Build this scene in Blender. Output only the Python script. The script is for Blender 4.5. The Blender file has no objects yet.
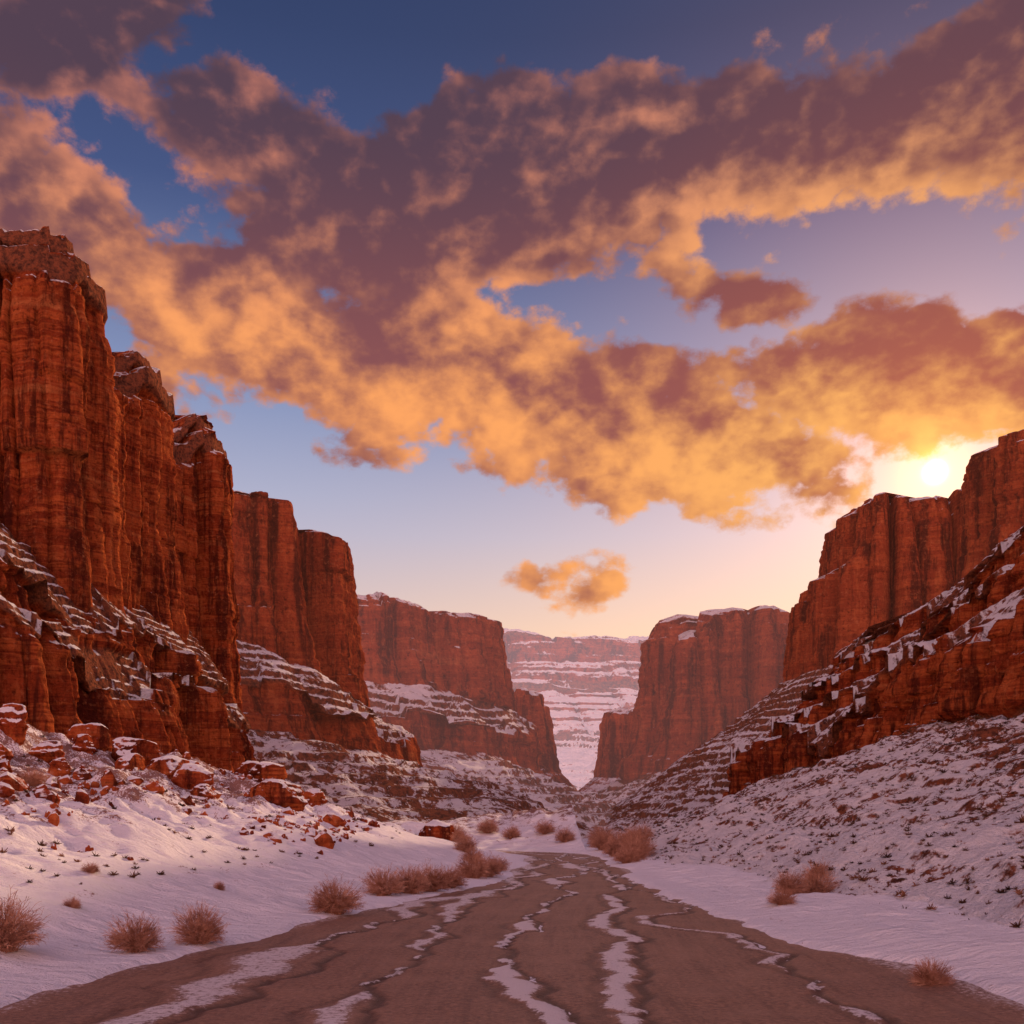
import bpy, math, random
import numpy as np
from mathutils import Vector
random.seed(5); RNG=np.random.RandomState(7)
scene=bpy.context.scene
def lin(r,g,b):
    f=lambda c:(c/255/12.92) if c/255<=0.04045 else ((c/255+0.055)/1.055)**2.4
    return (f(r),f(g),f(b),1)
# ---------------------------------------------------------------- noise
def _h(ix,iy,iz,seed):
    h=(ix.astype(np.int64)*374761393+iy.astype(np.int64)*668265263+iz.astype(np.int64)*2147483647+seed*1274126177)&0xffffffff
    h=((h^(h>>13))*1274126177)&0xffffffff
    h=((h^(h>>16))*2246822519)&0xffffffff
    h=h^(h>>15)
    return (h&0xffffff)/float(0xffffff)*2-1
def vn(x,y,z,seed=0):
    x,y,z=np.broadcast_arrays(np.asarray(x,float),np.asarray(y,float),np.asarray(z,float))
    ix,iy,iz=np.floor(x),np.floor(y),np.floor(z)
    fx,fy,fz=x-ix,y-iy,z-iz
    s=lambda t:t*t*t*(t*(t*6-15)+10)
    fx,fy,fz=s(fx),s(fy),s(fz)
    r=0
    for a in(0,1):
        for b in(0,1):
            for c in(0,1):
                w=(fx if a else 1-fx)*(fy if b else 1-fy)*(fz if c else 1-fz)
                r=r+w*_h(ix+a,iy+b,iz+c,seed)
    return r
def fbm(x,y,z,o=4,seed=0,g=.5):
    r=0;a=1;t=0
    for i in range(o):
        r=r+a*vn(x,y,z,seed+i*17);t+=a;a*=g
        x=x*2.03+3.1;y=y*2.03+7.7;z=z*2.03+1.3
    return r/t
def h1(c,seed=0,l=0):
    c=np.asarray(c,float); return _h(c,c*0+np.asarray(l,float),c*0,seed)
def sst(a,b,x):
    t=np.clip((x-a)/(b-a),0,1);return t*t*(3-2*t)
# ---------------------------------------------------------------- mesh util
def make_mesh(name,V,F,attrs=None,smooth=True):
    me=bpy.data.meshes.new(name)
    V=np.asarray(V,np.float32);F=np.asarray(F,np.int32);k=F.shape[1]
    me.vertices.add(len(V));me.vertices.foreach_set("co",V.ravel())
    me.loops.add(F.size);me.loops.foreach_set("vertex_index",F.ravel())
    me.polygons.add(len(F))
    me.polygons.foreach_set("loop_start",np.arange(0,F.size,k,dtype=np.int32))
    me.polygons.foreach_set("loop_total",np.full(len(F),k,np.int32))
    me.polygons.foreach_set("use_smooth",np.full(len(F),smooth))
    me.update(calc_edges=True)
    if attrs:
        for n,a in attrs.items():
            at=me.attributes.new(n,'FLOAT','POINT');at.data.foreach_set("value",np.asarray(a,np.float32).ravel())
    return me
def add_obj(name,me,mat=None,loc=(0,0,0),rot=(0,0,0),sc=(1,1,1)):
    o=bpy.data.objects.new(name,me);scene.collection.objects.link(o)
    o.location=loc;o.rotation_euler=rot;o.scale=sc
    if mat and not me.materials: me.materials.append(mat)
    return o
def grid_faces(n,m):
    i=np.arange(n-1)[:,None];j=np.arange(m-1)[None,:]
    a=i*m+j
    return np.stack([a,a+m,a+m+1,a+1],-1).reshape(-1,4)
# ---------------------------------------------------------------- node util
class NT:
    def __init__(s,t): s.t=t
    def n(s,ty,**k):
        n=s.t.nodes.new(ty)
        for a,b in k.items(): setattr(n,a,b)
        return n
    def put(s,inp,v):
        if isinstance(v,bpy.types.NodeSocket): s.t.links.new(v,inp)
        else:
            if inp.type=='RGBA' and len(v)==3: v=(*v,1)
            inp.default_value=v
    def m(s,op,a,b=None,c=None,clamp=False):
        n=s.n('ShaderNodeMath',operation=op);n.use_clamp=clamp
        s.put(n.inputs[0],a)
        if b is not None:s.put(n.inputs[1],b)
        if c is not None:s.put(n.inputs[2],c)
        return n.outputs[0]
    def v(s,op,a,b=None,scale=None):
        n=s.n('ShaderNodeVectorMath',operation=op);s.put(n.inputs[0],a)
        if b is not None:s.put(n.inputs[1],b)
        if scale is not None:s.put(n.inputs['Scale'],scale)
        return n.outputs['Value'] if op in('DOT_PRODUCT','LENGTH') else n.outputs[0]
    def noise(s,vec,scale,detail=4,rough=.5,dist=0,col=False):
        n=s.n('ShaderNodeTexNoise');s.put(n.inputs['Vector'],vec)
        n.inputs['Scale'].default_value=scale;n.inputs['Detail'].default_value=detail
        n.inputs['Roughness'].default_value=rough;n.inputs['Distortion'].default_value=dist
        return n.outputs['Color' if col else 'Fac']
    def mix(s,f,a,b,blend='MIX'):
        n=s.n('ShaderNodeMix',data_type='RGBA',blend_type=blend)
        s.put(n.inputs[0],f);s.put(n.inputs[6],a);s.put(n.inputs[7],b);return n.outputs[2]
    def ss(s,x,a,b,lo=0.,hi=1.):
        n=s.n('ShaderNodeMapRange',interpolation_type='SMOOTHSTEP')
        s.put(n.inputs[0],x);n.inputs[1].default_value=a;n.inputs[2].default_value=b
        n.inputs[3].default_value=lo;n.inputs[4].default_value=hi;return n.outputs[0]
    def ramp(s,f,stops):
        n=s.n('ShaderNodeValToRGB');s.put(n.inputs[0],f);e=n.color_ramp.elements
        while len(e)<len(stops):e.new(.5)
        for i,(p,c) in enumerate(stops):
            e[i].position=p;e[i].color=c if len(c)==4 else(*c,1)
        return n.outputs[0]
    def scl(s,vec,xyz): return s.v('MULTIPLY',vec,xyz)
    def sep(s,vec):
        n=s.n('ShaderNodeSeparateXYZ');s.put(n.inputs[0],vec);return n.outputs
    def comb(s,x,y,z):
        n=s.n('ShaderNodeCombineXYZ')
        for i,q in enumerate((x,y,z)):s.put(n.inputs[i],q)
        return n.outputs[0]
    def bump(s,h,strength,dist,nrm=None):
        n=s.n('ShaderNodeBump');s.put(n.inputs['Height'],h);n.inputs['Strength'].default_value=strength
        n.inputs['Distance'].default_value=dist
        if nrm is not None:s.put(n.inputs['Normal'],nrm)
        return n.outputs[0]
def new_mat(name):
    m=bpy.data.materials.new(name);m.use_nodes=True
    t=m.node_tree;t.nodes.clear();N=NT(t)
    o=N.n('ShaderNodeOutputMaterial');b=N.n('ShaderNodeBsdfPrincipled')
    t.links.new(b.outputs[0],o.inputs[0])
    b.inputs['Specular IOR Level'].default_value=.0
    return m,N,b
# ---------------------------------------------------------------- rock material
def rock_material(name,sc=1.0,snowiness=0.0,bump=1.0,haze_glow=None,flat=0.,grow=0.):
    m,N,b=new_mat(name)
    geo=N.n('ShaderNodeNewGeometry');P=geo.outputs['Position'];nz=N.sep(geo.outputs['Normal'])[2]
    k=1/sc
    wall=N.n('ShaderNodeAttribute',attribute_name='wall').outputs['Fac']
    cov=N.n('ShaderNodeAttribute',attribute_name='cov').outputs['Fac']
    strat=N.noise(N.scl(P,(.03*k,.03*k,.40*k)),1,4,.7)
    streak=N.noise(N.scl(P,(.5*k,.5*k,.035*k)),1,4,.68)
    fine=N.noise(P,1.6*k,5,.70)
    c=N.ramp(strat,[(.28,(.18,.028,.012)),(.40,(.35,.066,.022)),(.47,(.23,.040,.016)),(.53,(.50,.120,.036)),(.60,(.33,.060,.021)),(.75,(.58,.20,.070))])
    if flat: c=N.mix(flat,c,(.38,.075,.028))
    c=N.mix(N.ss(streak,.46,.62,0,.84),c,(.062,.014,.010))
    c=N.mix(N.ss(streak,.44,.30,0,.45),c,(.62,.18,.055))
    c=N.mix(N.ss(fine,.52,.75,0,.45),c,(.66,.26,.11))
    c=N.mix(N.ss(fine,.48,.28,0,.75),c,(.05,.013,.009))
    soil=N.ramp(fine,[(.3,(.050,.022,.018)),(.45,(.15,.060,.038)),(.58,(.32,.105,.052)),(.72,(.11,.050,.036))])
    c=N.mix(N.ss(wall,.2,.6),soil,c)
    s1=N.noise(P,1.1*k,5,.75);s2=N.noise(N.scl(P,(.16*k,.16*k,.35*k)),1,1,.5)
    q=N.m('MULTIPLY_ADD',s1,1.5,N.m('MULTIPLY',s2,.9))
    q=N.m('ADD',q,N.m('SUBTRACT',cov,1.72-snowiness))
    patch=N.ss(q,-.04,.07)
    slope=N.ss(N.m('ADD',N.m('MULTIPLY_ADD',s1,.6,nz),N.m('MULTIPLY',wall,-.14+grow)),.92,1.05)
    mask=N.m('MULTIPLY',patch,slope)
    c=N.mix(mask,c,(.88,.86,.87))
    N.put(b.inputs['Base Color'],c)
    b.inputs['Roughness'].default_value=1.
    N.put(b.inputs['Normal'],N.bump(fine,1.,1.05*sc*bump))
    if haze_glow:  # aerial haze imitated by a faint emission on the rock itself
        b.inputs['Emission Color'].default_value=(*haze_glow[:3],1);b.inputs['Emission Strength'].default_value=haze_glow[3]
    return m
M1=rock_material("sandstone_near",.8,grow=.06)
M2=rock_material("sandstone_mid",1.7,.0,haze_glow=(1.,.38,.26,.020),flat=.45,grow=.03)
M3=rock_material("sandstone_far",3.2,.05,haze_glow=(1.,.48,.44,.070),flat=.45,grow=.06)
M4=rock_material("sandstone_distant",7,.44,haze_glow=(.86,.60,.66,.27),flat=.4,grow=.1)
# ---------------------------------------------------------------- strip builder
PLANTS=[]
def strip(name,mat,path,nodes,side,kinds,ds,dt,core=None,col_w=10,col_a=2.5,hv=None,sc=1.,terr=0.,terr_h=2.,seed=1,cov=None,strata=.35,plants=0,block=.16,tk=None,groove=1.1):
    K=len(nodes[0]) if isinstance(nodes[0],list) else len(nodes)
    if not isinstance(nodes[0],list): nodes=[nodes]*len(path)
    C=np.array([[*p]+[c for n in nd for c in n] for p,nd in zip(path,nodes)],float)
    for _ in range(2):
        Q=[C[0]]
        for a,b in zip(C[:-1],C[1:]): Q+= [a*.85+b*.15,a*.15+b*.85]
        Q.append(C[-1]);C=np.array(Q)
    L=np.r_[0,np.cumsum(np.hypot(*(C[1:,:2]-C[:-1,:2]).T))]
    n=int(L[-1]/ds)+2;s=np.linspace(0,L[-1],n)
    D=np.stack([np.interp(s,L,C[:,i]) for i in range(C.shape[1])],1)
    T=np.gradient(D[:,:2],axis=0);T/=np.linalg.norm(T,axis=1)[:,None]
    w=max(3,int(6*sc/ds));ker=np.hanning(w*2+1);ker/=ker.sum()
    T=np.stack([np.convolve(np.pad(T[:,i],w,mode='edge'),ker,'valid') for i in(0,1)],1);T/=np.linalg.norm(T,axis=1)[:,None]
    Nn=side*np.stack([T[:,1],-T[:,0]],1)
    ND=D[:,2:].reshape(n,K,2).copy()
    hv=hv or [0]*K
    u0=s/col_w+.45*vn(s/(col_w*2.3),0,0,seed);cell=np.floor(u0)
    hs=h1(cell,seed+5);hs2=h1(np.floor(s/(col_w*.36)+.5*vn(s/col_w,3,0,seed+21)),seed+6)
    for k in range(K):
        ND[:,k,1]+=hv[k]*(hs*.65+.45*hs2+.4*vn(s/(col_w*3.),3,0,seed+3))
    cov=cov or [1.]*(K);tk=tk or [1.]*K
    offs=[];zs=[];wl=[];cv=[];tks=[]
    for k in range(K-1):
        d=np.abs(ND[:,k+1]-ND[:,k]).mean(0);ln=math.hypot(*d)
        m=max(2,int(ln/dt)+1);t=np.linspace(0,1,m,endpoint=False)
        a=ND[:,k,None,:];b_=ND[:,k+1,None,:]
        p=a+(b_-a)*t[None,:,None];offs.append(p[...,0]);zs.append(p[...,1])
        wk=1. if kinds[k]=='w' else 0.
        wl.append(np.full((n,m),wk));cv.append(np.full((n,m),cov[k]));tks.append(np.full((n,m),tk[k]))
    offs=np.concatenate(offs,1);zs=np.concatenate(zs,1);wl=np.concatenate(wl,1);cv=np.concatenate(cv,1);tks=np.concatenate(tks,1)
    mm=offs.shape[1]
    kk=np.array([1,2,3,2,1.]);kk/=kk.sum()
    wls=np.stack([np.convolve(np.pad(wl[0],2,mode='edge'),kk,'valid')]*n,0)
    S=np.broadcast_to(s[:,None],(n,mm))
    zz=zs/sc
    uw=u0[:,None]+.05*vn(S/(col_w*.8),zs/(col_w*2.5),0,seed+9)
    c1=np.floor(uw);f1=uw-c1
    b1=1-np.abs(2*f1-1)**5
    tilt1=(f1-.5)*h1(c1,seed+71)
    uu=S/(col_w*.36)+.5*vn(S/col_w,zs/(col_w*3.5),0,seed+21);c2=np.floor(uu);f2=uu-c2
    b2=1-np.abs(2*f2-1)**6
    tilt2=(f2-.5)*h1(c2,seed+72)
    uf=S/(col_w*.11)+.7*vn(S/(col_w*.4),zs/(col_w*1.2),0,seed+25);c3=np.floor(uf);f3=uf-c3
    b3=1-np.abs(2*f3-1)**4
    lay=np.floor(zs/(4.*sc)+1.3*h1(c2,seed+2))
    lay1=np.floor(zs/(17*sc)+1.2*h1(c1,seed+2))
    ledge=-np.clip(h1(c2,seed+3,lay),0,1)
    dis=col_a*groove*(b1-1)+col_a*.65*h1(c1,seed+31)+col_a*.9*tilt1+col_a*.30*h1(c1,seed+1,lay1)
    dis+=col_a*.42*(b2-1)+col_a*.5*tilt2+col_a*.22*h1(c2,seed+33)+col_a*block*ledge
    dis+=col_a*.10*(b3-1)+col_a*.07*h1(c3,seed+34)
    g=np.tanh(5*vn(0.02*S/sc,0,zz/1.7,seed+40))*.32+np.tanh(5*vn(.05*S/sc,4,zz/.7,seed+41))*.22+.5*vn(0.01*S/sc,7,zz/5.,seed+42)
    dis+=g*sc*strata
    X0=D[:,0,None]+Nn[:,0,None]*offs;Y0=D[:,1,None]+Nn[:,1,None]*offs
    dis+=sc*.7*fbm(X0/(3.5*sc),Y0/(3.5*sc),zs/(6*sc),5,seed+50,.62)
    dW=dis*wls
    z2=zs.copy()
    rel=fbm(X0/(11*sc),Y0/(11*sc),zs*0,5,seed+60,.55)
    rel2=fbm(X0/(2.2*sc),Y0/(2.2*sc),zs*0,4,seed+61,.62)
    if terr>0:
        tw=terr*tks*np.clip(.75+1.1*vn(S/(7*sc),zs/(3*sc),0,seed+63),.15,1)
        hh=terr_h*sc;p=zs/hh+1.0*rel+.35*rel2+.5*vn(S/(9*sc),0,0,seed+62);fl=np.floor(p);fr=p-fl
        st=fl+sst(.60,.90,fr)
        z2=z2+tw*(st-p)*hh*(1-wls)
    z2=z2+(1-wls)*(rel*1.6*sc+rel2*.6*sc)
    gul=1-np.abs(vn(S/(13*sc),zs/(40*sc),0,seed+66))*2
    z2=z2-(1-wls)*np.clip(gul,0,1)**2*.9*sc*(terr>0)
    off2=offs+dW
    X=D[:,0,None]+Nn[:,0,None]*off2;Y=D[:,1,None]+Nn[:,1,None]*off2
    if core is not None:
        cx,cy,cz=core;X=np.c_[X,np.full(n,cx)+.01*Nn[:,0]];Y=np.c_[Y,np.full(n,cy)+.01*Nn[:,1]];z2=np.c_[z2,np.full(n,cz)]
        wls=np.c_[wls,np.zeros(n)];cv=np.c_[cv,np.ones(n)];mm+=1
    V=np.stack([X,Y,z2],-1).reshape(-1,3)
    F=grid_faces(n,mm)
    if side<0:F=F[:,::-1]
    me=make_mesh(name,V,F,{'wall':wls.ravel(),'cov':cv.ravel()})
    o=add_obj(name,me,mat)
    if plants:
        idx=np.where((wls.ravel()<.05)&(cv.ravel()<.9)&(V[:,2]>.2))[0]
        if len(idx): PLANTS.append((V[RNG.choice(idx,plants)],sc))
    return o
# ---------------------------------------------------------------- cliffs (left)
def up(h): return [(3,14),(2.0,24),(.8,40),(.2,h-6),(-.6,h-5.4),(-.9,h-2.6),(-2.2,h-2),(-2.5,h),(-8,h+.9)]
strip("sandstone_cliff",M1,[(-110,98),(-70,97),(-53,97),(-43.0,98.5),(-42.0,107),(-46.5,109.5),(-46.5,119),(-43.2,121),(-43,131),(-46.5,133),(-46.5,142),(-42.8,144),(-42.5,154),(-52,164),(-110,175)],
 [up(62)]*3+[up(62.5)]*2+[up(59)]*2+[up(61)]*2+[up(58)]*2+[up(62)]*2+[up(61)]*2,1,'wwwwswsws',.22,.19,core=(-80,135,60),col_w=9,col_a=2.1,hv=[0,0,.5,1.4,1.4,1.4,1.5,1.6,1],sc=.95,seed=19,cov=[.8,1,1,1,1,1,1,1,1],groove=1.5)
strip("sandstone_cliff",M1,[(-110,75),(-60,74),(-42,75),(-37,80),(-36,100),(-36,116),(-33,134),(-44,148),(-90,160)],
 [[(10,1),(2,8),(.3,20),(-.6,21.5),(-3.6,24.5),(-4.2,27),(-12,35)]]*3+[[(10,1),(2,7),(.3,17),(-.6,18.5),(-3.4,21),(-4.,24),(-11,31.5)]]*2+[[(10,-1),(2,6),(.3,15),(-.6,16.5),(-3,18.5),(-3.5,21.5),(-9.5,29)]]*4,
 1,'swwsws',.18,.17,core=(-80,125,30),col_w=7,col_a=2.4,hv=[0,0,3.,3.,.5,2.2,0],sc=.8,terr=.6,terr_h=1.3,seed=23,cov=[.68,1,1,.86,1,.86,1],strata=.45,block=.35,groove=1.5)
fr=[(85,-3),(50,12),(24,23),(20,32),(4,43),(1,58),(0,72),(-1,75),(-6,77)]
cr=[(78,-3),(45,11),(22,18),(18,27),(5,38),(1,55),(0,71),(-1,75),(-6,76)]
sd=[(60,-3),(34,8),(18,14),(15,23),(4,31),(1.5,50),(0,68),(-1,72),(-7,74)]
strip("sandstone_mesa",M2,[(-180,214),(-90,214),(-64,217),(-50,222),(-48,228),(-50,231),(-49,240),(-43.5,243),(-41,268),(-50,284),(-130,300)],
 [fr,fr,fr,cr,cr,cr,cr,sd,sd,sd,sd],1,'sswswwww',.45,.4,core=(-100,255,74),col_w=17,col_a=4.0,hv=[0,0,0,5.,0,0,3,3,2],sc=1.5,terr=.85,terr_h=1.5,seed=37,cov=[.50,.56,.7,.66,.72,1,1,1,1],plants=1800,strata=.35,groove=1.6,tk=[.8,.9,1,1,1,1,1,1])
c0=[(120,-3),(70,12),(32,28),(29,42),(8,54),(3,66),(0,84),(-2,88),(-8,91)]
c1=[(75,-3),(45,10),(18,20),(15,40),(6,50),(2,66),(0,84),(-2,88),(-8,90)]
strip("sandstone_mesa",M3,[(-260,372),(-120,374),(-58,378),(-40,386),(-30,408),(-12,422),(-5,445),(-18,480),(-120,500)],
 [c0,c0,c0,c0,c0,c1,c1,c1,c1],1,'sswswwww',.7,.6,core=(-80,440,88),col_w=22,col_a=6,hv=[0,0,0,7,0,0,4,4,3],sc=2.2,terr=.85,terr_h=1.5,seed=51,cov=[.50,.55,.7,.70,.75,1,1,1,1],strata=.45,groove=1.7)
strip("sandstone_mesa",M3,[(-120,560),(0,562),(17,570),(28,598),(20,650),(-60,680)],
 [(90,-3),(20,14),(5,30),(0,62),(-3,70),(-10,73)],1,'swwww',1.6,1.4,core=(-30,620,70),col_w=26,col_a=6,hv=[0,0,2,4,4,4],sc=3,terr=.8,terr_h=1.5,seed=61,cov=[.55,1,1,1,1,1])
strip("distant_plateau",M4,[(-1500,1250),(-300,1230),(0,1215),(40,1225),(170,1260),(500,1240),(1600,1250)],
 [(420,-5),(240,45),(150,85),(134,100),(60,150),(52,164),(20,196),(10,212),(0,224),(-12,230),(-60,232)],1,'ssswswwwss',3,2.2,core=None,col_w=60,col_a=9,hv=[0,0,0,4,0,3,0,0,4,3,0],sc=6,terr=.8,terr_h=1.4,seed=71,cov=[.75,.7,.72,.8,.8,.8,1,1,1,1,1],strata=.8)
# right side
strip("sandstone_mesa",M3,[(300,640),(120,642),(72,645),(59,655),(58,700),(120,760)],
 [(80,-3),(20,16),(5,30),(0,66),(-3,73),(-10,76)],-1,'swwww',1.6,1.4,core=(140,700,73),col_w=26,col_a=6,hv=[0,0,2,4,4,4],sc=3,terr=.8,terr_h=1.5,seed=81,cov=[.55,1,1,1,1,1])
g0=[(55,-3),(30,10),(12,22),(6,34),(2,60),(0,86),(-3,93),(-12,96)]
g1=[(55,-3),(30,10),(12,22),(6,34),(2,58),(0,76),(-3,82),(-12,86)]
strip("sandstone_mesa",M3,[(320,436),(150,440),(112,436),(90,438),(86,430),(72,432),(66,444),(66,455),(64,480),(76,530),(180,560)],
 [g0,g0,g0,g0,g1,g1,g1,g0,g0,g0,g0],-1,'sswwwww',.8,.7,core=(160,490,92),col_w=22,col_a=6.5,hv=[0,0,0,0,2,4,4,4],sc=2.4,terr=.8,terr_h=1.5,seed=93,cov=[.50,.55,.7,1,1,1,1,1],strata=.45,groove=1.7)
hh=[(105,-3),(60,18),(30,36),(6,53),(3,66),(1,86),(-1,99),(-4,107),(-12,110)]
h2=[(82,-3),(52,16),(28,34),(6,52),(4,66),(2,84),(-5,87),(-7,105),(-13,109)]
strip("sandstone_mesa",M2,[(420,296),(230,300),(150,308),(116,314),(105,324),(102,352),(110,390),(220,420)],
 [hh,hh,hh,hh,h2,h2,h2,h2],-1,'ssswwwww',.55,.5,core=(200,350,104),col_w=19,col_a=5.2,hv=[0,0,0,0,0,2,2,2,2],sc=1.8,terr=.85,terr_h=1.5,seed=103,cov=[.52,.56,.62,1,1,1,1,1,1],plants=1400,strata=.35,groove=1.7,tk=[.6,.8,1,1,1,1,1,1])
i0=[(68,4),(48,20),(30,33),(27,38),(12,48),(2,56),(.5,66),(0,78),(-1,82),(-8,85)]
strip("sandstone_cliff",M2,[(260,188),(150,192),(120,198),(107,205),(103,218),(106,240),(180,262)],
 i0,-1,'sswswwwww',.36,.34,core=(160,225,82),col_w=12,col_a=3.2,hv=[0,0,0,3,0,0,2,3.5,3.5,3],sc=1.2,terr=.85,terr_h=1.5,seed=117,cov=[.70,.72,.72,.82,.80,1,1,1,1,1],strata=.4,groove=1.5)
ja=[(37,-.5),(28,3.3),(17,8.0),(2.5,13.4),(.5,20),(-.3,21.5),(-8,27.5),(-9,30.5),(-15,35),(-16,38.5),(-23,43),(-24,47),(-34,55)]
jb=[(35,-.6),(27,2.2),(16,5.4),(2.5,9.8),(.5,16),(-.3,17.5),(-7,22),(-8,25),(-13,28.5),(-14,32),(-20,36),(-21,39),(-30,46)]
jc=[(26,-1),(20,.8),(12,2.4),(2,4.8),(.5,11.5),(-.3,13),(-6,16),(-7,18.5),(-11,21.5),(-12,24),(-17,27),(-18,29.5),(-24,34)]
strip("sandstone_cliff",M1,[(50,-40),(50,10),(50,40),(49,70),(46.5,92),(46,112),(43.5,130),(39,150),(34,164),(44,180),(110,195)],
 [ja,ja,ja,ja,ja,ja,jb,jc,jc,jc,jc],-1,'ssswwswswsws',.19,.18,core=(120,110,54),col_w=6.5,col_a=2.6,hv=[0,0,0,0,3.6,3.6,0,2.4,0,2.4,0,2.,0],sc=.85,terr=.85,terr_h=1.3,seed=131,cov=[.78,.62,.56,.7,.95,.92,.95,.92,.95,.92,.95,.92,.9],plants=9000,strata=.5,block=.45,groove=1.5,tk=[.1,.35,.6,1,1,.6,1,.6,1,.6,1,.6])
# ---------------------------------------------------------------- road + ground
RP=np.array([(0,-40,11.2),(0,20,11.0),(.1,28,9.4),(.6,36,8.0),(1.5,44,6.5),(2.8,53,5.1),(3.9,64,4.1),(4.3,75,3.6),(5.0,88,3.4),(5.0,97,3.4),(1.5,106,3.4),(-6,112,3.4),(-16,115,3.2),(-30,117,2.5)],float)
C=RP
for _ in range(3):
    Q=[C[0]]
    for a,b in zip(C[:-1],C[1:]):Q+=[a*.75+b*.25,a*.25+b*.75]
    Q.append(C[-1]);C=np.array(Q)
L=np.r_[0,np.cumsum(np.hypot(*(C[1:,:2]-C[:-1,:2]).T))]
sR=np.arange(0,L[-1],.16);RD=np.stack([np.interp(sR,L,C[:,i]) for i in range(3)],1)
Rc=RD[::4]
def road_sd(X,Y):
    shp=X.shape;X=X.ravel();Y=Y.ravel();out=np.full(X.shape,500.)
    near=(np.abs(X)<75)&(Y<175)
    ix=np.where(near)[0]
    for c in np.array_split(ix,max(1,len(ix)//20000)):
        d=np.hypot(X[c,None]-Rc[None,:,0],Y[c,None]-Rc[None,:,1])-Rc[None,:,2]
        out[c]=d.min(1)
    return out.reshape(shp)
def ground_z(X,Y):
    sd=road_sd(X,Y)
    e=sd+.65*fbm(X/2.2,Y/2.2,0*X,4,201)+.8*vn(X/8,Y/8,0,202)
    z=-.07+.21*sst(-.15,.55,e)+.12*sst(.5,5,e)
    out=sst(0,3,sd)
    left=np.clip((sd-2.0)/27,0,1.6)*(X<8)*sst(170,120,Y)
    z=z+7.4*left**1.2+.02*np.clip(sd,0,30)*(X>0)
    z=z+out*(.42*fbm(X/6,Y/6,0*X,4,203)+.13*fbm(X/.9,Y/.9,0*X,4,204)+(left>.1)*2.4*fbm(X/6,Y/6,0*X,6,206,.58)*sst(.2,.7,left))
    far=sst(130,200,np.hypot(X,Y))
    z=z*(1-far)+far*(.4*fbm(X/30,Y/30,0*X,4,205))
    return z
def axis(lo,hi,st,far,g=1.12):
    a=list(np.arange(lo,hi,st));r=[];x=a[-1];d=st
    while x<far: d*=g;x+=d;r.append(x)
    l=[];x=a[0];d=st
    while x>-far: d*=g;x-=d;l.append(x)
    return np.array(l[::-1]+a+r)
xs=axis(-46,30,.17,4500);ys=axis(14,125,.2,4500)
XX,YY=np.meshgrid(xs,ys,indexing='ij');ZZ=ground_z(XX,YY)
me=make_mesh("ground",np.stack([XX,YY,ZZ],-1).reshape(-1,3),grid_faces(*XX.shape)[:,::1])
ms,N,b=new_mat("snow_ground")
P=N.n('ShaderNodeNewGeometry').outputs['Position']
a1=N.noise(P,.9,4,.6);a2=N.noise(P,9,4,.7);a3=N.noise(N.scl(P,(.65,2.,1)),1,4,.6,.4)
earth=N.mix(a2,(.09,.035,.024),(.36,.12,.06))
xyz=N.sep(P)
zz=N.m('ADD',N.ss(xyz[2],2.0,7,0,.19),N.ss(xyz[1],105,150,0,.14))
expo=N.ss(N.m('ADD',N.m('ADD',N.m('MULTIPLY',a2,.55),N.m('MULTIPLY',a1,.6)),zz),.70,.76)
c=N.mix(N.m('MULTIPLY',expo,.9),(.90,.87,.88),earth)
N.put(b.inputs['Base Color'],c);b.inputs['Roughness'].default_value=.9
h=N.m('MULTIPLY_ADD',a2,.34,a3)
N.put(b.inputs['Normal'],N.bump(h,.9,.38))
add_obj("snow_ground",me,ms)
TT=np.gradient(RD[:,:2],axis=0);TT/=np.linalg.norm(TT,axis=1)[:,None];NR=np.stack([TT[:,1],-TT[:,0]],1)
nu=200;U=np.linspace(-1.14,1.14,nu)
SS=np.broadcast_to(sR[:,None]-sR[np.argmin(np.abs(RD[:,1]-20))],(len(sR),nu));UU=np.broadcast_to(U[None],SS.shape)
W=RD[:,2,None]
RX=RD[:,0,None]+NR[:,0,None]*UU*W;RY=RD[:,1,None]+NR[:,1,None]*UU*W
snow=np.zeros_like(RX);dark=np.zeros_like(RX)
lat=UU*W
for i,(ua,ub,wd,am) in enumerate([(-.36,-.66,.26,.75),(.01,-.08,.42,1.),(.25,.50,.22,.92),(.66,.80,.12,.75),(-.72,-.84,.55,.75)]):
    cu=(ua+(ub-ua)*np.clip(SS/34,0,1))*W+1.3*vn(SS/6,i*3.3,0,300+i)+.45*vn(SS/1.8,i,0,310+i)+.12*vn(SS/.45,i,0,315+i)
    wv=wd*(.20+1.5*np.clip(.40+1.3*vn(SS/4.,i,1,320+i),0,1.6))
    d=np.abs(lat-cu)+.30*fbm(RX/.7,RY/.7,0*RX,4,330+i)
    snow=np.maximum(snow,am*(1-sst(.25,1.15,d/wv)))
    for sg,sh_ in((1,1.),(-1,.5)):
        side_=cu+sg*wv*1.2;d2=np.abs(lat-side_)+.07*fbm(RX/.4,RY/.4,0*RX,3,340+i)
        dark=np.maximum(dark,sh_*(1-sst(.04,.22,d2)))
edge=sst(.88,1.05,np.abs(UU)+.05*fbm(RX/1.5,RY/1.5,0*RX,4,350))
snow=np.maximum(snow,edge*.55)
RZ=.03*fbm(RX/1.3,RY/1.3,0*RX,4,360)+.04*snow-.05*dark*(1-snow)+.03*fbm(lat/.5,SS/8,0*RX,3,362)
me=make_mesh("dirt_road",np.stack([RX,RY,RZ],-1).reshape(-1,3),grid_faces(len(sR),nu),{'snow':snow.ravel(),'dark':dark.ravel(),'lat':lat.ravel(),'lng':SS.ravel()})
mr,N,b=new_mat("dirt_road")
P=N.n('ShaderNodeNewGeometry').outputs['Position']
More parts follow.
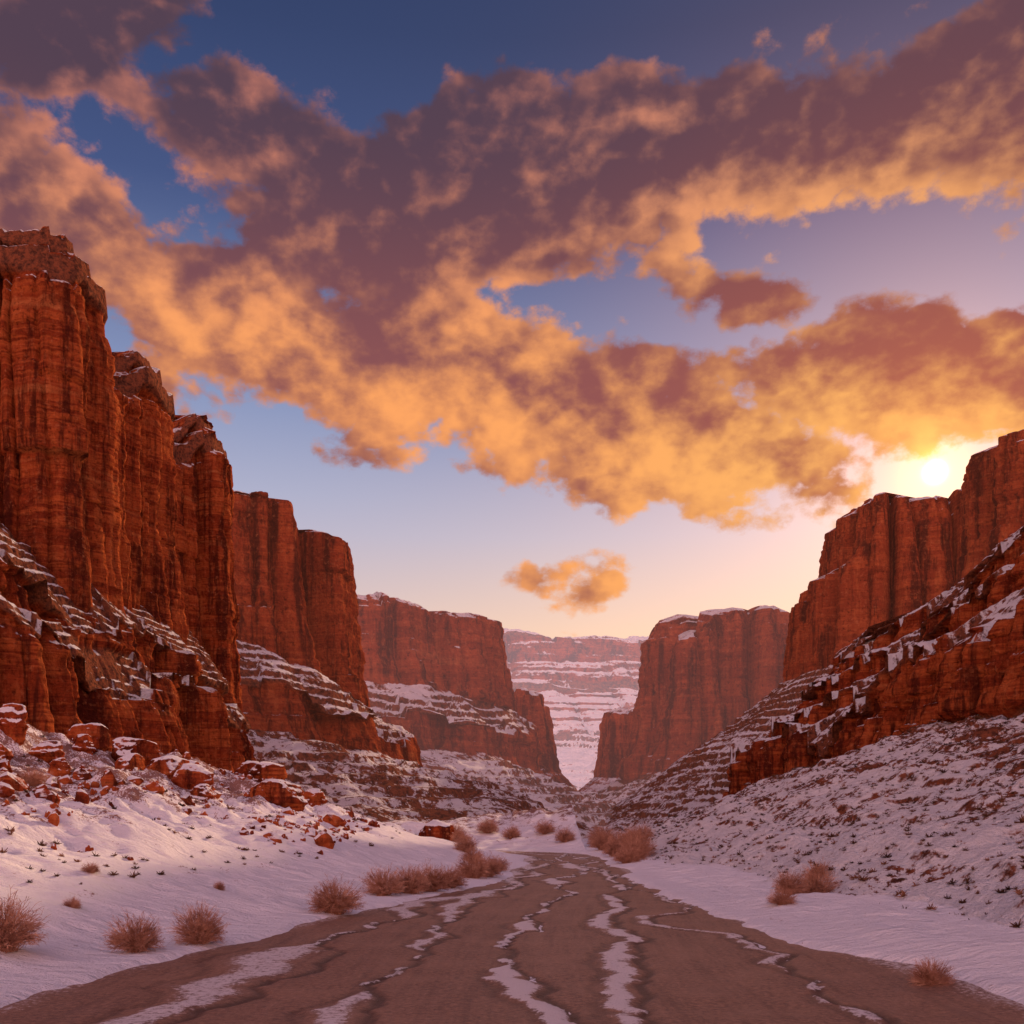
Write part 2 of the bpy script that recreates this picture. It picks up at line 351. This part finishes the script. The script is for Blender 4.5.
A=lambda n:N.n('ShaderNodeAttribute',attribute_name=n).outputs['Fac']
r1=N.noise(P,.5,4,.6);r2=N.noise(P,7,5,.75);r3=N.noise(N.comb(N.m('MULTIPLY',A('lat'),2.5),N.m('MULTIPLY',A('lng'),.12),0),1,4,.6)
c=N.ramp(r2,[(.3,(.11,.056,.036)),(.5,(.27,.142,.088)),(.7,(.46,.26,.165))])
c=N.mix(N.ss(r3,.45,.7,0,.5),c,(.13,.064,.042))
c=N.mix(N.ss(r1,.4,.7,0,.40),c,(.42,.235,.145))
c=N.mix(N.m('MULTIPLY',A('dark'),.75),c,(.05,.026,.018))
sm=N.ss(N.m('ADD',A('snow'),N.m('MULTIPLY',N.m('SUBTRACT',r2,.5),1.9)),.42,.78)
c=N.mix(N.m('MULTIPLY',sm,.85),c,(.82,.76,.74))
N.put(b.inputs['Base Color'],c)
b.inputs['Roughness'].default_value=.5;b.inputs['Specular IOR Level'].default_value=.35
g=N.noise(P,22,2,.7)
N.put(b.inputs['Normal'],N.bump(N.m('ADD',N.m('MULTIPLY_ADD',g,.5,r2),r3),.9,.06))
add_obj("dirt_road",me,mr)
# ---------------------------------------------------------------- bushes
def bush_mesh(name,seed,n=520,flat=.95,tw=.010,br=5):
    R=random.Random(seed);V=[];F=[]
    def seg(pts,w0,w1):
        base=len(V);m=len(pts)
        for i,p in enumerate(pts):
            d=(pts[min(i+1,m-1)]-pts[max(i-1,0)]).normalized()
            a=d.cross(Vector((.3,.5,.81))).normalized();b2=d.cross(a);w=w0+(w1-w0)*i/(m-1)
            for k in range(3):
                an=k*2.0944;V.append(p+(a*math.cos(an)+b2*math.sin(an))*w)
        for i in range(m-1):
            for k in range(3):
                F.append((base+i*3+k,base+i*3+(k+1)%3,base+i*3+3+(k+1)%3,base+i*3+3+k))
    for i in range(n):
        az=R.uniform(0,6.283);el=math.asin(R.uniform(-.35,1))
        r=R.uniform(.75,1.0)*(1+.10*math.sin(az*3+seed)+.07*math.sin(az*7+el*5))
        d=Vector((math.cos(az)*math.cos(el),math.sin(az)*math.cos(el),math.sin(el)*flat+.50))
        p=Vector((R.gauss(0,.10),R.gauss(0,.10),0));tgt=d*r;pts=[p.copy()]
        for k in range(1,5):
            f=k/4;q=p.lerp(tgt,f)+Vector((R.gauss(0,.03),R.gauss(0,.03),.12*math.sin(f*math.pi)+R.gauss(0,.03)));q.z=max(q.z,.02);pts.append(q)
        seg(pts,tw,tw*.5)
        dd=(pts[4]-pts[3]).normalized()
        for q in range(br):
            k=R.choice([2,3,3,4]);bp=pts[k];bd=(dd+Vector((R.gauss(0,.7),R.gauss(0,.7),R.gauss(0,.5)))).normalized()
            l=R.uniform(.08,.2);e=bp+bd*l;e.z=max(e.z,.02);seg([bp,bp+bd*l*.5+Vector((0,0,.015)),e],tw*.6,tw*.35)
    return make_mesh(name,[tuple(v) for v in V],F,smooth=False)
mb,N,b=new_mat("dry_twigs")
P=N.n('ShaderNodeNewGeometry').outputs['Position']
N.put(b.inputs['Base Color'],N.ramp(N.noise(P,3,2,.6),[(.3,(.24,.11,.07)),(.55,(.50,.26,.17)),(.75,(.72,.46,.32))]));b.inputs['Roughness'].default_value=.9
BM=[bush_mesh("dry_bush_a",1),bush_mesh("dry_bush_b",2,480,.88),bush_mesh("dry_bush_c",3,560,1.05)]
for q in BM:q.materials.append(mb)
def gz(x,y): return float(ground_z(np.array([[x]],float),np.array([[y]],float))[0,0])
bl=[(-13.2,26,1.0),(-10.6,28.2,.80),(-9.4,30,.80),(-7.0,39.5,1.1),(-6.1,47.5,1.1),(-5.0,49,1.05),(-4.1,50.5,1.0),(-3.3,53,1.0),(-2.3,60,1.2),(-1.5,62,1.1),(-1.0,68,.9),(-11.9,30,.22),(-14.5,33,.3),(-16,38,.35),(-12,41,.3),
 (-25.5,54,.9),(-24,50,.7),(9.9,23.6,.52),(12.2,44,.8),(10.8,40,.6),(14,46,1.0),(15.4,50,.9),
 (9.0,79,1.2),(10,82,1.3),(11,86,1.5),(9.4,92,1.3),(10.4,95,1.5),(12,99,1.7),(9.4,104,1.5),(13.5,104,1.8),(6,113,1.3),(0,120,1.4),(-3,76,.9),(-4,86,1.1),(-5,96,1.1),(-7,121,1.6),(-3,124,1.5),(4,119,1.4),(10,112,1.7)]
for i,(x,y,r) in enumerate(bl):
    z=gz(x,y)
    if x>13 and y<60: z=max(z,-.5+(x-13)*.42)
    add_obj("dry_bush",BM[i%3],None,(x,y,z-.06),(0,0,random.uniform(0,6)),(r,r*random.uniform(.8,1.1),r*random.uniform(.85,1.05)))
VV=[];FF=[];base=0
lx=RNG.uniform(-40,-9,1300);ly=RNG.uniform(30,120,1300);lz=ground_z(lx[:,None],ly[:,None])[:,0]
kp=(lz>1.5)&(fbm(lx/5,ly/5,lx*0,3,950)>-.05);PLANTS.append((np.stack([lx,ly,lz],1)[kp],.8))
for pts,sc in PLANTS:
    for p in pts:
        r=random.uniform(.09,.27)*(1 if sc<1 else 1.9)
        if random.random()<.06:r*=1.6
        m=26 if sc<1 else 12
        d=RNG.normal(size=(m,3));d[:,2]=np.abs(d[:,2])*.8;d/=np.linalg.norm(d,axis=1)[:,None]
        e=np.cross(d,RNG.normal(size=(m,3)));e/=np.linalg.norm(e,axis=1)[:,None]
        rr=r*RNG.uniform(.6,1.1,(m,1));w=.09*r
        a=p+d*rr*.1-e*w;b_=p+d*rr*.1+e*w;c_=p+d*rr+e*w*.6;d_=p+d*rr-e*w*.6
        VV.append(np.stack([a,b_,c_,d_],1).reshape(-1,3));FF.append(np.arange(base,base+4*m).reshape(-1,4));base+=4*m
mg,N,b=new_mat("scrub")
P=N.n('ShaderNodeNewGeometry').outputs['Position']
N.put(b.inputs['Base Color'],N.ramp(N.noise(P,.7,2,.6),[(.35,(.06,.033,.022)),(.55,(.16,.080,.048)),(.7,(.34,.16,.09))]));b.inputs['Roughness'].default_value=.9
add_obj("scrub_vegetation",make_mesh("scrub_vegetation",np.concatenate(VV),np.concatenate(FF),smooth=False),mg)
# ---------------------------------------------------------------- boulders
import bmesh
def rock_mesh(name,seed,sub=5):
    bm=bmesh.new();bmesh.ops.create_icosphere(bm,subdivisions=sub,radius=1)
    v=np.array([q.co[:] for q in bm.verts]);f=np.array([[l.index for l in q.verts] for q in bm.faces]);bm.free()
    r=np.random.RandomState(seed);
    for _ in range(11):
        n=r.normal(size=3);n[2]*=.45;n/=np.linalg.norm(n);d=r.uniform(.5,.78);k=v@n-d;v-=np.clip(k,0,None)[:,None]*n*.93
    nrm=v/np.linalg.norm(v,axis=1)[:,None]
    x,y,z=v.T;dd=.26*fbm(x*2,y*2,z*2,5,seed,.68)+.05*np.tanh(5*vn(.3*x,.3*y,z*5,seed+3))
    hor=nrm.copy();hor[:,2]*=.3
    v=v+hor*dd[:,None]
    return make_mesh(name,v,f,{'wall':np.ones(len(v)),'cov':np.ones(len(v))})
MB=rock_material("boulder_rock",.6,0,.5,grow=.22)
RM=[rock_mesh("red_boulder_%d"%i,400+i) for i in range(6)]
for q in RM:q.materials.append(MB)
bo=[(-17.5,75,2.4),(-19.6,78,1.3),(-22.2,69,2.1),(-23.8,70,2.4),(-20.5,67,1.0),(-26.5,70,1.6),(-28,74,2.2),(-33,66,1.7),(-25.5,79,2.3),(-21,85,2.2),(-31,60,1.3),(-30.5,71,1.4),(-32,76,1.8),(-29,63,1.2),(-27,60,.8),(-8.2,104,2.8),(-10.5,106,3.2),(-13,105,2.5),(-26,92,2.4),(-23,88,2.),(-16.5,84,1.3)]
for i,(x,y,r) in enumerate(bo):
    add_obj("red_boulder",RM[i%6],None,(x,y,gz(x,y)+r*.12),(random.uniform(-.15,.15),random.uniform(-.15,.15),random.uniform(0,6)),(r,r*random.uniform(.8,1.2),r*random.uniform(.75,1.1)))
src=[rock_mesh("tmp%d"%i,500+i,2) for i in range(4)];sv=[];sf=[]
for q in src:
    a=np.empty(len(q.vertices)*3);q.vertices.foreach_get("co",a);sv.append(a.reshape(-1,3))
    b_=np.empty(len(q.loops),int);q.loops.foreach_get("vertex_index",b_);sf.append(b_.reshape(-1,3));bpy.data.meshes.remove(q)
VV=[];FF=[];base=0
cx=RNG.uniform(-36,-11,4200);cy=RNG.uniform(38,118,4200)
kz=ground_z(cx[:,None],cy[:,None])[:,0];dn=fbm(cx/6,cy/6,cx*0,3,900)
for x,y,z,d in zip(cx,cy,kz,dn):
    if z<1.2 or d+(z-4)*.03<.08+RNG.uniform(-.1,.25): continue
    k=RNG.randint(4);s_=RNG.uniform(.07,.32)*(1+ (RNG.uniform()<.12)*1.8);an=RNG.uniform(0,6.28)
    v=sv[k]*s_*RNG.uniform(.6,1.2,3);v=v@np.array([[math.cos(an),-math.sin(an),0],[math.sin(an),math.cos(an),0],[0,0,1]])
    VV.append(v+[x,y,z+s_*.1]);FF.append(sf[k]+base);base+=len(v)
V=np.concatenate(VV)
add_obj("rock_rubble",make_mesh("rock_rubble",V,np.concatenate(FF),{'wall':np.ones(len(V)),'cov':np.ones(len(V))},smooth=False),MB)
# ---------------------------------------------------------------- sun, sky
SAZ=math.atan(.423);SEL=math.atan(.343*math.cos(SAZ))
SD=Vector((math.sin(SAZ)*math.cos(SEL),math.cos(SAZ)*math.cos(SEL),math.sin(SEL)))
sl=bpy.data.lights.new("sun",'SUN');sl.energy=5.;sl.angle=math.radians(.6);sl.color=(1,.62,.38)
so=bpy.data.objects.new("sun",sl);scene.collection.objects.link(so);so.rotation_euler=SD.to_track_quat('Z','Y').to_euler();so.location=(100,250,200)
w=bpy.data.worlds.new("World");scene.world=w;w.use_nodes=True;t=w.node_tree;t.nodes.clear();N=NT(t)
w.cycles.sampling_method='MANUAL';w.cycles.sample_map_resolution=512
out=N.n('ShaderNodeOutputWorld');bg=N.n('ShaderNodeBackground');t.links.new(bg.outputs[0],out.inputs[0])
dirv=N.n('ShaderNodeTexCoord').outputs['Generated'];dirv=N.v('NORMALIZE',dirv)
sky=N.n('ShaderNodeTexSky',sky_type='NISHITA');sky.sun_disc=False;sky.sun_elevation=SEL;sky.sun_rotation=SAZ
dx,dy,dz=N.sep(dirv)
sdot=N.m('MAXIMUM',N.v('DOT_PRODUCT',dirv,tuple(SD)),0.)
yy=N.m('MAXIMUM',dy,.12)
uv=N.comb(N.m('DIVIDE',dx,yy),N.m('DIVIDE',dz,yy),0)
wn=N.noise(dirv,6,3,.55,0,True);uv=N.v('ADD',uv,N.v('MULTIPLY',N.v('SUBTRACT',wn,(.5,.5,.5)),(.14,.09,0)))
def blobs(BL,start,sm):
    cov=start
    for cx_,cy_,rx,ry,an,am in BL:
        mp=N.n('ShaderNodeMapping',vector_type='TEXTURE');N.put(mp.inputs[0],uv)
        mp.inputs['Location'].default_value=((cx_-512)/1000,(815-cy_)/1000,0);mp.inputs['Rotation'].default_value=(0,0,-math.radians(an));mp.inputs['Scale'].default_value=(rx/1000,ry/1000,1)
        l=N.v('LENGTH',mp.outputs[0]);cv=N.m('MULTIPLY_ADD',l,-am,am);cov=N.m('SMOOTH_MAX',cov,cv,sm) if not isinstance(cov,float) else N.m('MAXIMUM',cov,cv)
    return cov
cov=blobs([(60,245,190,85,20,1),(250,320,180,84,15,1),(430,370,190,80,12,1),(600,425,190,76,15,1),(730,445,150,60,8,1),(890,390,210,64,-6,1),(1040,370,170,62,0,1),
    (400,215,190,88,8,1),(560,180,165,82,0,1),(740,150,220,82,-8,1),(960,115,240,108,-12,1),(60,10,160,60,-25,.8),(250,115,110,36,8,.5),(1150,60,200,150,0,1),(-120,200,200,120,0,1)],-1.2,.2)
small=blobs([(585,600,70,26,-6,.42),(722,280,60,26,8,.36),(915,325,60,28,0,.42),(522,592,30,14,0,.3)],-1.2,.05)
cov=N.m('MAXIMUM',cov,N.m('SUBTRACT',small,.06))
litz=blobs([(220,320,150,55,25,1.),(470,415,160,42,12,1.1),(670,470,160,50,10,1.4),(880,430,180,46,-4,1.3),(790,222,180,40,-6,1.1),(500,330,90,40,10,.7),(1010,200,100,42,0,1.),(80,150,80,40,10,.5)],-.6,.3)
away=N.ss(dy,.75,.55)
cov=N.m('MAXIMUM',cov,N.m('SUBTRACT',N.m('MULTIPLY',away,1.2),1.3))
cov=N.m('MINIMUM',cov,.5)
def puffs(dv,det,r=.60):
    ns=N.scl(dv,(1,1,1.45))
    n1=N.noise(ns,5.5,1,.5);n2=N.noise(ns,12,det,r)
    bn=N.noise(ns,18,2.5,.55);bl_=N.m('ABSOLUTE',N.m('SUBTRACT',bn,.5))
    d=N.m('MULTIPLY',N.m('SUBTRACT',n1,.48),1.2)
    d=N.m('MULTIPLY_ADD',N.m('SUBTRACT',n2,.5),1.9,d)
    return N.m('MULTIPLY_ADD',N.m('SUBTRACT',bl_,.07),1.5,d)
base_=N.m('MULTIPLY_ADD',cov,1.15,.12)
F1=puffs(dirv,7,.63)
F2=puffs(N.v('NORMALIZE',N.v('ADD',dirv,N.v('SCALE',N.v('NORMALIZE',N.v('SUBTRACT',tuple(SD),dirv)),None,.022))),4,.55)
D1=N.m('ADD',base_,F1)
alpha=N.ss(D1,-.03,.30)
hi=N.ss(dz,.38,.58)
lit=N.m('MULTIPLY_ADD',N.m('SUBTRACT',F1,F2),1.35,.26)
lit=N.m('MULTIPLY_ADD',litz,.66,lit)
lit=N.m('ADD',lit,N.ss(D1,.50,.0,0,.30))
lit=N.m('ADD',lit,N.ss(dz,.30,.22,0,.8))
lit=N.ss(lit,-.25,1.22)
grad=N.ramp(N.m('MULTIPLY',dz,1.5),[(0,lin(254,200,138)),(.16,lin(252,204,150)),(.27,lin(240,200,174)),(.40,lin(192,180,194)),(.55,lin(132,142,180)),(.75,lin(64,80,128)),(.92,lin(40,54,94))])
coolf=N.ss(sdot,.97,.80,0,.6)
grad=N.mix(N.m('MULTIPLY',coolf,N.ss(dz,.05,.30,.5,1)),grad,N.ramp(N.m('MULTIPLY',dz,1.5),[(0,lin(234,180,150)),(.2,lin(220,190,184)),(.45,lin(168,174,202)),(.6,lin(128,142,182)),(.78,lin(66,82,128)),(1,lin(36,50,90))]))
rear_fill=N.ss(dy,.1,-.5)
grad=N.mix(rear_fill,grad,N.v('SCALE',N.ramp(dz,[(0,lin(255,168,142)),(.25,lin(250,175,158)),(.6,lin(184,150,164)),(1,lin(95,105,145))]),None,3.0))  # unseen rear sky boosted beyond natural brightness, added as warm fill light
grad=N.v('ADD',grad,N.v('SCALE',sky.outputs[0],None,.006))
wide=N.m('POWER',sdot,30.);med=N.m('POWER',sdot,260.);near=N.m('POWER',sdot,3000.);core=N.m('POWER',sdot,60000.)
glow=N.v('SCALE',lin(255,155,62)[:3],None,N.m('MULTIPLY',wide,.34))
glow=N.v('ADD',glow,N.v('SCALE',lin(255,185,85)[:3],None,N.m('MULTIPLY',med,.36)))
glow2=N.v('ADD',N.v('SCALE',lin(255,190,95)[:3],None,N.m('MULTIPLY',near,1.0)),N.v('SCALE',lin(255,235,190)[:3],None,N.m('MULTIPLY',core,14.)))
glow2=N.v('ADD',glow2,N.v('SCALE',lin(255,150,60)[:3],None,N.m('MULTIPLY',med,.20)))
grad=N.v('ADD',grad,glow)
prox=N.m('POWER',sdot,26.)
sh=N.mix(hi,lin(140,84,86),lin(84,66,82));sh=N.mix(N.m('MULTIPLY',prox,.5),sh,lin(190,100,72))
li=N.mix(hi,lin(255,166,100),lin(216,134,112));li=N.mix(N.m('MULTIPLY',prox,.8,clamp=True),li,lin(255,188,104))
cc=N.mix(lit,sh,li)
fin=N.mix(alpha,grad,cc)
fin=N.v('ADD',fin,glow2)
N.put(bg.inputs[0],fin);bg.inputs[1].default_value=1.0
# ---------------------------------------------------------------- camera
cd=bpy.data.cameras.new("camera");cam=bpy.data.objects.new("camera",cd);scene.collection.objects.link(cam)
cam.location=(0,0,4);cam.rotation_euler=(math.radians(90),0,0);cd.sensor_width=36;cd.lens=36*1000/1024;cd.shift_y=(815-512)/1024;cd.clip_end=20000;cd.clip_start=.1
scene.camera=cam
scene.view_settings.view_transform='Standard';scene.view_settings.look='None';scene.view_settings.exposure=0
